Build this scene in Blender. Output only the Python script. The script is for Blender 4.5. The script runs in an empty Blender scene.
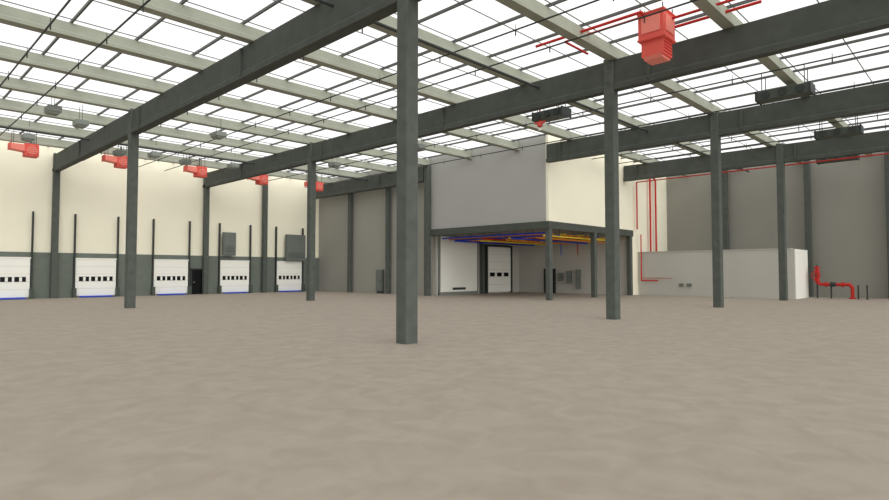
import bpy, bmesh, math, random
from mathutils import Vector, Matrix
random.seed(3)
sc=bpy.context.scene
sc.view_settings.view_transform='Standard'
sc.view_settings.look='None'

# ---------- materials ----------
def lin(c):
    c=c/255.0
    return c/12.92 if c<=0.04045 else ((c+0.055)/1.055)**2.4
def mat(name,rgb,rough=0.8,var=0.06,scale=0.6,metal=0.0):
    m=bpy.data.materials.new(name); m.use_nodes=True
    nt=m.node_tree; b=nt.nodes['Principled BSDF']
    b.inputs['Roughness'].default_value=rough
    b.inputs['Metallic'].default_value=metal
    b.inputs['Specular IOR Level'].default_value=0.15
    col=[lin(c) for c in rgb]
    tc=nt.nodes.new('ShaderNodeTexCoord'); n=nt.nodes.new('ShaderNodeTexNoise')
    n.inputs['Scale'].default_value=scale; n.inputs['Detail'].default_value=4
    r=nt.nodes.new('ShaderNodeValToRGB')
    r.color_ramp.elements[0].position=0.3; r.color_ramp.elements[1].position=0.7
    r.color_ramp.elements[0].color=[c*(1-var) for c in col]+[1]
    r.color_ramp.elements[1].color=[min(1,c*(1+var)) for c in col]+[1]
    nt.links.new(tc.outputs['Object'],n.inputs['Vector'])
    nt.links.new(n.outputs['Fac'],r.inputs['Fac'])
    nt.links.new(r.outputs['Color'],b.inputs['Base Color'])
    return m
M={}
M['cream']=mat('painted_wall_cream',(247,243,222),var=0.01)
M['boxshade']=mat('panel_shaded_box',(174,174,170),var=0.02,scale=0.3)  # box front, turned from the light: its shade is put into the grey
M['rearshade']=mat('panel_shaded_left',(156,155,147),var=0.04,scale=0.3)  # rear left wall: weak directional light painted in as a darker base colour
M['baygrey']=mat('panel_grey_bay',(196,194,186),var=0.03,scale=0.3)
M['backshade']=mat('panel_shaded_right',(152,151,143),var=0.04,scale=0.3)  # rear right wall: dimness of its shaded side mixed into the colour
M['lowgrey']=mat('low_wall_plaster',(196,194,186),var=0.02)
M['band']=mat('plinth_concrete',(110,117,110),var=0.08,scale=1.5)
M['conc']=mat('column_concrete',(88,93,88),var=0.12,scale=3)
M['girder']=mat('girder_concrete',(80,84,79),var=0.1,scale=2)
M['joist']=mat('joist_concrete',(156,159,146),var=0.06,scale=2)
M['steel']=mat('dark_steel',(62,66,64),rough=0.5)
M['pipe']=mat('grey_pipe',(96,98,96),rough=0.5)
M['red']=mat('red_paint',(228,98,88),rough=0.6,var=0.05)
M['redd']=mat('red_paint_dark',(195,52,46),rough=0.6,var=0.05)
M['redl']=mat('red_paint_light',(240,140,126),rough=0.6,var=0.04)
M['blue']=mat('blue_paint',(50,80,220),rough=0.5)
M['bluem']=mat('blue_rubber',(60,80,140),rough=0.7)
M['yellow']=mat('yellow_paint',(255,225,80),rough=0.5)
M['orange']=mat('orange_paint',(255,165,65),rough=0.5)
M['white']=mat('white_paint',(246,246,238),rough=0.5,var=0.01)
M['black']=mat('black_glass',(14,15,17),rough=0.3)
M['unit']=mat('unit_casing',(78,86,78),rough=0.5)
M['fix']=mat('fixture_casing',(132,138,132),rough=0.5)
M['panel']=mat('panel_casing',(112,117,113),rough=0.6)
fm=bpy.data.materials.new('floor_concrete'); fm.use_nodes=True
nt=fm.node_tree; b=nt.nodes['Principled BSDF']; b.inputs['Roughness'].default_value=0.9
b.inputs['Specular IOR Level'].default_value=0.1
tc=nt.nodes.new('ShaderNodeTexCoord')
n1=nt.nodes.new('ShaderNodeTexNoise'); n1.inputs['Scale'].default_value=2.2; n1.inputs['Detail'].default_value=2; n1.inputs['Roughness'].default_value=0.4; n1.inputs['Distortion'].default_value=0.8
n2=nt.nodes.new('ShaderNodeTexNoise'); n2.inputs['Scale'].default_value=14; n2.inputs['Detail'].default_value=3
mx=nt.nodes.new('ShaderNodeMix'); mx.data_type='FLOAT'; mx.inputs[0].default_value=0.2
r=nt.nodes.new('ShaderNodeValToRGB')
r.color_ramp.elements[0].position=0.34; r.color_ramp.elements[1].position=0.66
r.color_ramp.elements[0].color=(lin(156),lin(146),lin(134),1)
r.color_ramp.elements[1].color=(lin(166),lin(156),lin(144),1)
nt.links.new(tc.outputs['Object'],n1.inputs['Vector']); nt.links.new(tc.outputs['Object'],n2.inputs['Vector'])
nt.links.new(n1.outputs['Fac'],mx.inputs[2]); nt.links.new(n2.outputs['Fac'],mx.inputs[3])
nt.links.new(mx.outputs[0],r.inputs['Fac']); nt.links.new(r.outputs['Color'],b.inputs['Base Color'])
M['floor']=fm

# ---------- mesh builder ----------
class B:
    def __init__(s): s.bm=bmesh.new(); s.mats=[]
    def mi(s,m):
        if m not in s.mats: s.mats.append(m)
        return s.mats.index(m)
    def box(s,x0,x1,y0,y1,z0,z1,m):
        i=s.mi(m)
        v=[s.bm.verts.new((x,y,z)) for x in(x0,x1) for y in(y0,y1) for z in(z0,z1)]
        for q in((0,1,3,2),(4,6,7,5),(0,4,5,1),(2,3,7,6),(0,2,6,4),(1,5,7,3)):
            f=s.bm.faces.new([v[k] for k in q]); f.material_index=i
        return s
    def prism(s,prof,axis,a0,a1,m):
        i=s.mi(m)
        def P(p,a): return {'x':(a,p[0],p[1]),'y':(p[0],a,p[1]),'z':(p[0],p[1],a)}[axis]
        A=[s.bm.verts.new(P(p,a0)) for p in prof]; C=[s.bm.verts.new(P(p,a1)) for p in prof]
        fs=[s.bm.faces.new(A),s.bm.faces.new(C[::-1])]
        n=len(prof)
        for k in range(n): fs.append(s.bm.faces.new((A[k],A[(k+1)%n],C[(k+1)%n],C[k])))
        for f in fs: f.material_index=i
        return s
    def cyl(s,p,q,r,m,seg=8,r2=None):
        i=s.mi(m); p=Vector(p); q=Vector(q); d=q-p
        rot=d.to_track_quat('Z','Y').to_matrix().to_4x4()
        ret=bmesh.ops.create_cone(s.bm,cap_ends=True,segments=seg,radius1=r,radius2=r if r2 is None else r2,depth=d.length,matrix=Matrix.Translation((p+q)/2)@rot)
        for f in {f for v in ret['verts'] for f in v.link_faces}: f.material_index=i
        return s
    def pipe(s,pts,r,m,seg=8):
        for a,b_ in zip(pts[:-1],pts[1:]): s.cyl(a,b_,r,m,seg)
        for a in pts[1:-1]:
            i=s.mi(m); ret=bmesh.ops.create_uvsphere(s.bm,u_segments=seg,v_segments=6,radius=r*1.02,matrix=Matrix.Translation(a))
            for f in {f for v in ret['verts'] for f in v.link_faces}: f.material_index=i
        return s
    def done(s,name,bevel=0):
        bmesh.ops.recalc_face_normals(s.bm,faces=s.bm.faces)
        me=bpy.data.meshes.new(name); s.bm.to_mesh(me); s.bm.free()
        for m in s.mats: me.materials.append(M[m])
        o=bpy.data.objects.new(name,me); sc.collection.objects.link(o)
        if bevel:
            md=o.modifiers.new('bevel','BEVEL'); md.width=bevel; md.segments=2; md.limit_method='ANGLE'
        return o

U=[-0.7,10.3,21.3,32.3,43.3]
WT=11.2
YB=21.65   # outer face of box side wall
# ---------- shell ----------
B().box(-30,56,-30,54,-0.3,0,'floor').done('floor')
B().box(-14,33.2,49.6,49.9,0,WT,'cream').done('wall_dock')
pb=B()
DC=[2.05,7.55,13.05,18.55,24.05,29.55]
prev=-14
for c in DC:
    pb.box(prev,c-1.4,49.45,49.6,0,3.3,'band'); pb.box(c-1.4,c+1.4,49.45,49.6,2.95,3.3,'band'); prev=c+1.4
pb.box(prev,33.0,49.45,49.6,0,3.3,'band')
pb.done('trim_dock_plinth')
B().box(33.0,33.25,33.2,49.6,0,WT,'rearshade').done('wall_rear_left')
B().box(32.45,32.7,YB+0.2,33.2,5.3,WT,'boxshade').done('wall_box_front')
w=B(); w.box(32.45,51.5,YB,YB+0.2,5.3,WT,'cream'); w.box(44.6,51.5,YB,YB+0.2,0,5.3,'cream'); w.done('wall_box_side')
B().box(44.4,44.6,YB+0.2,33.0,0,5.3,'baygrey').done('wall_loading_rear')
B().box(33.25,44.6,33.0,33.2,0,5.3,'baygrey').done('wall_loading_side')
B().box(32.7,44.6,YB+0.2,33.2,5.3,5.45,'baygrey').done('ceiling_loading')
B().box(51.5,51.8,-30,YB+0.2,0,WT,'backshade').done('wall_rear_right')
w=B(); w.box(45.6,45.8,10.25,YB,0,3.5,'lowgrey'); w.box(45.8,49.4,10.25,10.4,0,3.5,'white'); w.box(45.55,45.85,10.4,YB-0.02,3.5,3.56,'lowgrey'); w.done('wall_low_partition')
t=B()
for y in [-5,0.2,5.6,16.9]: t.box(51.44,51.5,y-0.04,y+0.04,0,WT,'steel')
t.done('trim_panel_joints')

# ---------- columns ----------
def chamf(cx,cy,h,c=0.03):
    return [(cx-h+c,cy-h),(cx+h-c,cy-h),(cx+h,cy-h+c),(cx+h,cy+h-c),(cx+h-c,cy+h),(cx-h+c,cy+h),(cx-h,cy+h-c),(cx-h,cy-h+c)]
def column(x,y,top,h=0.215,name='concrete_column',mtl='conc'):
    b=B(); b.prism(chamf(x,y,h),'z',0,top,mtl)
    if top>8:
        for z in (9.5,10.1): b.cyl((x-h-0.02,y,z),(x+h+0.02,y,z),0.03,'steel')
    return b.done(name)
VC={-0.7:11.3,10.3:11.33,21.3:11.18,32.3:10.86,43.3:10.42}
for u in U:
    for v in (-11.3,11,32.9):
        if (u>32 and v==32.9): continue
        column(u,VC[u] if v==11 else v,10.5)
column(32.2,33.0,10.5)
for u in [-0.7,10.3,21.3,26.8]: column(u,49.15,10.5 if u!=26.8 else 10.9,h=0.2)
for v in (38.5,44): column(32.75,v,10.5,h=0.18)
for v in (5.5,10.5,16.5,): column(51.1,v,10.5,h=0.2)
for (x,y) in ((32.62,YB+0.1),(38.55,YB+0.1),(44.3,YB+0.1)): column(x,y,4.8,h=0.18,name='bay_support_column')
column(38.7,32.7,4.8,h=0.15,name='bay_support_column')
b=B(); b.box(32.3,32.75,YB-0.1,33.2,4.8,5.3,'girder'); b.box(32.75,44.6,YB-0.1,YB+0.3,4.8,5.3,'girder'); b.done('bay_edge_beam')

# ---------- roof girders ----------
def girder(u,v0,v1,ph=5.5):
    b=B(); w=0.14; f=0.2
    b.prism([(u-f,9.2),(u+f,9.2),(u+f,9.4),(u+w,9.48),(u+w,10.42),(u-w,10.42),(u-w,9.48),(u-f,9.4)],'y',v0,v1,'girder')
    v=v0+ph
    while v<v1-1:
        b.box(u-0.24,u+0.24,v-0.06,v+0.06,9.3,10.35,'girder'); v+=11.0
    return b.done('roof_girder')
girder(U[0],-18,49.5); girder(U[1],-18,49.5); girder(U[2],-18,49.5)
girder(U[3],-18,YB-0.05); girder(U[4],-18,YB-0.05)
girder(U[3]-0.15,33.3,49.5)
VJ=[11+4.4*k for k in range(-6,9)]
for v in VJ:
    b=B()
    b.prism([(v-0.2,10.42),(v+0.2,10.42),(v+0.2,10.55),(v+0.1,10.62),(v+0.1,10.95),(v-0.1,10.95),(v-0.1,10.62),(v-0.2,10.55)],'x',-12,51.4,'joist')
    b.done('roof_joist')
b=B(); u=-10
while u<51:
    b.box(u-0.035,u+0.035,-18,49.5,10.95,11.05,'pipe'); u+=2.2
b.done('roof_purlins')
b=B(); v=-17.8
while v<49:
    b.cyl((-12,v,11.05),(51,v,11.05),0.02,'pipe',6); v+=2.2
b.done('roof_skylight_bars')
b=B()
for u in [1.5,4.5,6.2,12,15.8,17.9,23,26.5,31.2,35,38,41,46,49]:
    ve=49.4 if u<33 else YB-0.1
    b.cyl((u,-18,10.25),(u,ve,10.25),0.032,'steel',6)
    v=-17.5
    while v<ve-1:
        b.cyl((u,v,10.05),(u,v,10.25),0.025,'steel',5); b.cyl((u,v,10.25),(u,v,10.45),0.012,'steel',4); v+=3.667
b.cyl((-10,14.6,10.1),(51,14.6,10.1),0.06,'steel',8)
b.cyl((-10,40.5,10.1),(32.8,40.5,10.1),0.06,'steel',8)
b.done('sprinkler_pipework')

# ---------- dock doors ----------
def dock_door(c):
    b=B(); y=49.4
    z=0.12
    for k in range(5):
        z1=z+0.545
        b.box(c-1.36,c+1.36,y-0.05,y+0.03,z,z1-0.015,'white'); z=z1
    b.box(c-1.36,c+1.36,y-0.02,y+0.03,0.12,2.8,'lowgrey')
    for x in (-0.8,0,0.8):
        b.box(c+x-0.33,c+x+0.33,y-0.07,y-0.04,1.2,1.55,'black')
        b.box(c+x-0.06,c+x+0.1,y-0.09,y-0.06,1.22,1.53,'white')
    for sgn in(-1,1):
        x=c+sgn*1.45
        b.box(x-0.05,x+0.05,y-0.16,y+0.05,0,6.2,'steel')
        b.box(x-0.12,x+0.12,y-0.35,y-0.05,0,0.7,'unit')
    b.box(c-1.4,c+1.4,y-0.08,y+0.03,2.84,2.94,'white')
    b.box(c-1.1,c+1.1,y-0.9,y-0.1,0.0,0.04,'bluem')
    b.box(c-1.1,c+1.1,y-0.2,y-0.06,0.0,0.1,'blue')
    b.done('overhead_dock_door')
for c in DC: dock_door(c)
b=B(); b.box(20.25,21.2,49.36,49.44,0,2.1,'black'); b.box(20.15,20.25,49.32,49.45,0,2.2,'steel'); b.box(21.2,21.3,49.32,49.45,0,2.2,'steel'); b.box(20.15,21.3,49.32,49.45,2.1,2.2,'steel'); b.box(20.35,20.5,49.3,49.36,1.0,1.05,'fix'); b.done('door_1')
for (a,c,z0,z1) in ((22.8,23.95,3.35,5.4),(29.0,31.1,2.98,5.5)):
    b=B()
    b.box(a,c,49.0,49.24,z0,z1,'panel'); b.box(a+0.08,c-0.08,48.97,49.0,z0+0.08,z1-0.08,'panel')
    for k in range(4): b.box(a+0.2,c-0.2,48.95,48.98,z0+0.3+k*0.15,z0+0.34+k*0.15,'unit')
    for xx in (a+0.2,c-0.3): b.box(xx,xx+0.1,49.24,49.6,z1-0.4,z1-0.3,'steel')
    b.done('ventilation_cabinet')
b=B(); b.box(33.5,38.1,32.85,32.99,0.25,4.85,'white')
b.box(35.0,36.6,32.82,32.86,0.4,0.6,'steel'); b.box(33.4,33.5,32.8,32.99,0,4.9,'fix'); b.box(38.1,38.2,32.8,32.99,0,4.9,'fix'); b.box(33.4,38.2,32.82,32.99,0,0.25,'fix')
b.box(33.4,38.2,32.8,32.84,4.83,4.9,'fix'); b.done('large_sliding_door')
b=B(); c=41.2
b.box(c-1.7,c+1.7,32.9,32.97,0.1,4.15,'lowgrey')
for k in range(6): b.box(c-1.7,c+1.7,32.85,32.97,0.1+k*0.68,0.1+(k+1)*0.68-0.02,'white')
for x in(-1,0,1): b.box(c+x-0.33,c+x+0.33,32.82,32.86,1.5,1.85,'black')
for sg in(-1,1): b.box(c+sg*1.78-0.08,c+sg*1.78+0.08,32.75,32.99,0,4.3,'steel')
b.box(c-1.8,c+1.8,32.78,32.99,4.18,4.35,'steel'); b.done('sectional_door')
b=B(); b.box(44.3,44.39,29.0,30.0,0,2.1,'black'); 
for yy in(28.9,30.0): b.box(44.26,44.39,yy,yy+0.1,0,2.2,'steel')
b.box(44.26,44.39,28.9,30.1,2.1,2.2,'steel'); b.box(44.24,44.3,29.1,29.25,1,1.05,'fix'); b.done('door_2')
for y0,z0,z1 in((28.1,1.1,1.8),(27.2,0.9,2.0),(26.3,0.4,2.1)):
    b=B(); b.box(44.2,44.39,y0,y0+0.45,z0,z1,'panel'); b.box(44.18,44.2,y0+0.04,y0+0.41,z0+0.04,z1-0.04,'fix'); b.box(44.15,44.18,y0+0.1,y0+0.14,(z0+z1)/2-0.08,(z0+z1)/2+0.08,'steel'); b.done('electrical_cabinet')
b=B(); b.box(32.7,32.99,39.3,40.1,0.2,2.1,'panel'); b.box(32.68,32.7,39.36,40.04,0.28,2.02,'panel'); b.box(32.65,32.68,39.45,39.5,1,1.2,'steel'); b.box(32.75,32.99,39.35,40.05,0,0.2,'steel'); b.done('electrical_cabinet')
# coloured service pipes below the soffit
b=B()
cols=['blue','orange','blue','yellow','orange','red','yellow','orange','redd','blue','yellow','orange','orange']
for k,cn in enumerate(cols):
    x=33.5+k*0.8; z=4.62-0.05*(k%3); b.cyl((x,22.5,z),(x,32.6,z),0.055,cn)
for k,cn in enumerate(['yellow','orange','orange','blue','yellow','orange','redd','yellow','orange','blue','blue']):
    y=22.6+k*0.92; z=4.42-0.08*(k%2); b.cyl((33.2+0.9*(k%3),y,z),(43.9,y,z),0.06,cn)
for k in range(6):
    b.box(34+k*1.7-0.03,34+k*1.7+0.03,23,32,4.5,4.53,'steel')
    for y in(24,27,30): b.cyl((34+k*1.7,y,4.5),(34+k*1.7,y,5.29),0.02,'steel',5)
for k,(cn,y) in enumerate((('orange',23.4),('yellow',25.1),('redd',26.5),('blue',28.2))):
    b.pipe([(43.6,y,4.4),(44.2,y,4.4),(44.2,y,3.4)],0.04,cn)
b.done('service_pipework')

# ---------- heaters ----------
def heater(x,y,z):
    b=B()
    b.box(x-0.1,x+0.65,y-0.42,y+0.42,z-0.38,z+0.42,'red')
    b.prism([(x-0.1,z+0.34),(x-0.1,z-0.1),(x-0.85,z-0.02),(x-0.85,z+0.34)],'y',y-0.36,y+0.36,'redl')
    b.box(x-0.9,x-0.85,y-0.38,y+0.38,z-0.06,z+0.38,'red')
    b.cyl((x+0.28,y-0.46,z),(x+0.28,y-0.42,z),0.3,'redl',20)
    for k in range(5): b.box(x,x+0.56,y-0.48,y-0.46,z-0.25+k*0.12,z-0.23+k*0.12,'redd')
    for dx in(-0.7,0.5):
        for dy in(-0.33,0.33): b.cyl((x+dx,y+dy,z+0.3),(x+dx,y+dy,10.98),0.02,'steel',5)
    b.cyl((x+0.3,y+0.2,z+0.4),(x+0.3,y+0.2,11.0),0.06,'pipe',12)
    return b.done('unit_heater',0.02)
for u in(7.8,13.2,18.9,24.2,29.8): heater(u,45.5,9.8)
b=B(); x,y=19.35,8.4
b.box(x-0.47,x+0.47,y-0.45,y+0.45,9.85,10.85,'red')
b.box(x-0.38,x+0.38,y-0.38,y+0.38,9.32,9.85,'red')
b.prism([(x-0.38,9.32),(x+0.38,9.32),(x+0.3,9.22),(x-0.3,9.22)],'y',y-0.32,y+0.32,'redl')
for z in(9.9,10.82): b.box(x-0.5,x+0.5,y-0.48,y+0.48,z-0.025,z+0.025,'red')
b.box(x-0.5,x-0.47,y-0.33,y+0.33,10.1,10.65,'redl')
b.box(x-0.33,x+0.33,y-0.48,y-0.45,10.1,10.65,'redl')
for k in range(4): b.box(x-0.33,x+0.33,y-0.4,y-0.38,9.4+k*0.11,9.43+k*0.11,'redd')
for dx in(-0.4,0.4):
    for dy in(-0.4,0.4): b.cyl((x+dx,y+dy,10.8),(x+dx,y+dy,11.05),0.02,'steel',5)
b.pipe([(x-0.45,y+0.2,10.75),(x-0.8,y+0.2,10.75),(x-0.8,y+4.5,10.75)],0.055,'redd')
b.pipe([(x+0.45,y,10.75),(x+1.2,y,10.75),(x+1.2,y-3,10.75)],0.055,'redd')
b.pipe([(x-0.3,y+0.3,10.8),(x-0.3,y+3.5,10.8),(x+1.4,y+3.5,10.8)],0.045,'redd')
b.pipe([(x+0.2,y-0.3,10.65),(x+0.2,y-3.5,10.65)],0.05,'redd')
b.done('air_handling_unit')
def evap(x,y,z,l=2.3):
    b=B()
    b.box(x-0.4,x+0.4,y-l/2,y+l/2,z-0.2,z+0.2,'unit')
    for k in range(3):
        yy=y-l/2+l*(k+0.5)/3; b.cyl((x-0.46,yy,z),(x-0.4,yy,z),0.17,'steel',16)
    b.box(x-0.45,x+0.45,y-l/2-0.06,y-l/2,z-0.23,z+0.23,'steel'); b.box(x-0.45,x+0.45,y+l/2,y+l/2+0.06,z-0.23,z+0.23,'steel')
    for dy in(-l/2+0.2,l/2-0.2):
        for dx in(-0.3,0.3): b.cyl((x+dx,y+dy,z+0.2),(x+dx,y+dy,11.0),0.02,'steel',5)
    b.done('evaporator_unit')
evap(29.2,6.8,9.95,2.1); evap(38.9,6.4,9.8,2.1); evap(24.9,16.4,9.95,1.7); evap(48,8,9.85)
def fixture(x,y,z=10.0):
    b=B(); b.box(x-0.3,x+0.3,y-0.42,y+0.42,z-0.12,z+0.14,'fix'); b.prism([(x-0.3,z-0.12),(x+0.3,z-0.12),(x+0.2,z-0.2),(x-0.2,z-0.2)],'y',y-0.36,y+0.36,'fix')
    for dy in(-0.3,0.3): b.cyl((x,y+dy,z+0.1),(x,y+dy,11.0),0.012,'steel',4)
    b.done('highbay_light')
for x,y in((6.9,34),(8.6,36),(15,33.1),(14.5,42),(25.5,27),(25.3,36),(7.3,42),(12.6,43),(20.2,42),(17,43)): fixture(x,y)
b=B(); x,y=25.2,16.9
b.cyl((x-0.6,y,9.3),(x-0.6,y,10.9),0.04,'redd'); b.cyl((x-0.6,y,9.4),(x-0.6,y,9.62),0.15,'red',12); b.cyl((x-0.6,y-0.3,9.6),(x-0.6,y+0.3,9.6),0.07,'red',10); b.cyl((x-0.6,y,9.2),(x-0.6,y,9.3),0.09,'white',10); b.done('sprinkler_valve')

# ---------- red fire piping right ----------
yp=YB-0.25
b=B()
b.pipe([(45.0,yp,9.3),(45.0,yp,5.4)],0.06,'redd')
b.pipe([(47.5,yp,10.2),(47.5,yp,3.6)],0.08,'redd')
b.pipe([(48.6,yp,9.9),(48.6,yp,3.6)],0.08,'redd')
b.pipe([(47.5,yp,10.2),(48.6,yp,9.9)],0.07,'redd')
b.pipe([(45.45,yp-0.1,5.0),(45.45,yp-0.1,1.2),(45.45,19.9,1.2)],0.05,'redd')
b.pipe([(45.0,yp,9.3),(45.0,-15,9.3)],0.045,'redd')
b.pipe([(45.5,yp-0.1,1.4),(45.5,18.8,1.4)],0.02,'redd')
b.done('fire_supply_pipework')
b=B(); x,y=49.0,9.6
def flange(p,axis,r,m='redd'):
    p=Vector(p); a=Vector(axis)*0.05; b.cyl(p-a,p+a,r,m,16)
b.pipe([(x,y,2.3),(x,y,1.15),(x-0.3,y-0.3,1.0),(x-0.3,y-2.0,1.0),(x-0.3,y-2.15,0.8),(x-0.3,y-2.15,0.0)],0.11,'redd',14)
for z in(2.2,1.95,1.3): flange((x,y,z),(0,0,1),0.2)
flange((x,y,2.35),(0,0,1),0.08,'steel')
b.cyl((x-0.4,y,1.65),(x+0.1,y,1.65),0.05,'steel',12)
for k in range(16):
    a0=2*math.pi*k/16;a1=2*math.pi*(k+1)/16
    b.cyl((x-0.42,y+0.27*math.cos(a0),1.65+0.27*math.sin(a0)),(x-0.42,y+0.27*math.cos(a1),1.65+0.27*math.sin(a1)),0.03,'redd',6)
b.cyl((x-0.42,y-0.22,1.65),(x-0.42,y+0.22,1.65),0.02,'steel',6)
b.cyl((x,y,1.45),(x,y,1.85),0.17,'redd',14)
flange((x-0.3,y-0.6,1.0),(0,1,0),0.19); flange((x-0.3,y-0.95,1.0),(0,1,0),0.2,'steel'); b.cyl((x-0.3,y-1.2,1.0),(x-0.3,y-0.85,1.0),0.14,'steel',12); flange((x-0.3,y-1.6,1.0),(0,1,0),0.19); flange((x-0.3,y-2.15,0.05),(0,0,1),0.2)
b.cyl((x-0.3,y-0.9,0.0),(x-0.3,y-0.9,0.9),0.05,'steel')
b.cyl((x,y,0.0),(x,y,1.1),0.05,'steel')
b.done('fire_riser_valve')
for yy in(7.1,6.6):
    b=B(); b.cyl((48.6,yy,0),(48.6,yy,0.95),0.05,'steel',12); b.cyl((48.6,yy,0.95),(48.6,yy,1.0),0.05,'steel',12,0.03); b.box(48.48,48.72,yy-0.12,yy+0.12,0,0.02,'steel'); b.done('bollard')
for yy in(17.9,17.3):
    b=B(); b.box(45.5,45.59,yy,yy+0.35,0.75,1.0,'fix'); b.box(45.48,45.5,yy+0.05,yy+0.3,0.8,0.95,'panel'); b.done('socket_box')

# ---------- light ----------
w=bpy.data.worlds.new('World'); sc.world=w; w.use_nodes=True
w.node_tree.nodes['Background'].inputs['Color'].default_value=(1,1,0.985,1)
w.node_tree.nodes['Background'].inputs['Strength'].default_value=1.15
s=bpy.data.lights.new('sun','SUN'); s.energy=2.2; s.angle=math.radians(60); s.color=(1,0.98,0.93)
so=bpy.data.objects.new('sun',s); sc.collection.objects.link(so)
so.rotation_euler=Vector((0.14,1,-0.42)).to_track_quat('-Z','Y').to_euler()
so.location=(5,-20,15)
# ---------- camera ----------
cam=bpy.data.cameras.new('camera'); co=bpy.data.objects.new('camera',cam); sc.collection.objects.link(co)
cam.sensor_width=36; cam.lens=36*575/889; cam.clip_start=0.05; cam.clip_end=500
co.location=(0,0,1.87)
co.rotation_euler=(math.radians(90)+math.atan(22.3/575),0,math.radians(44.0-90))
sc.camera=co
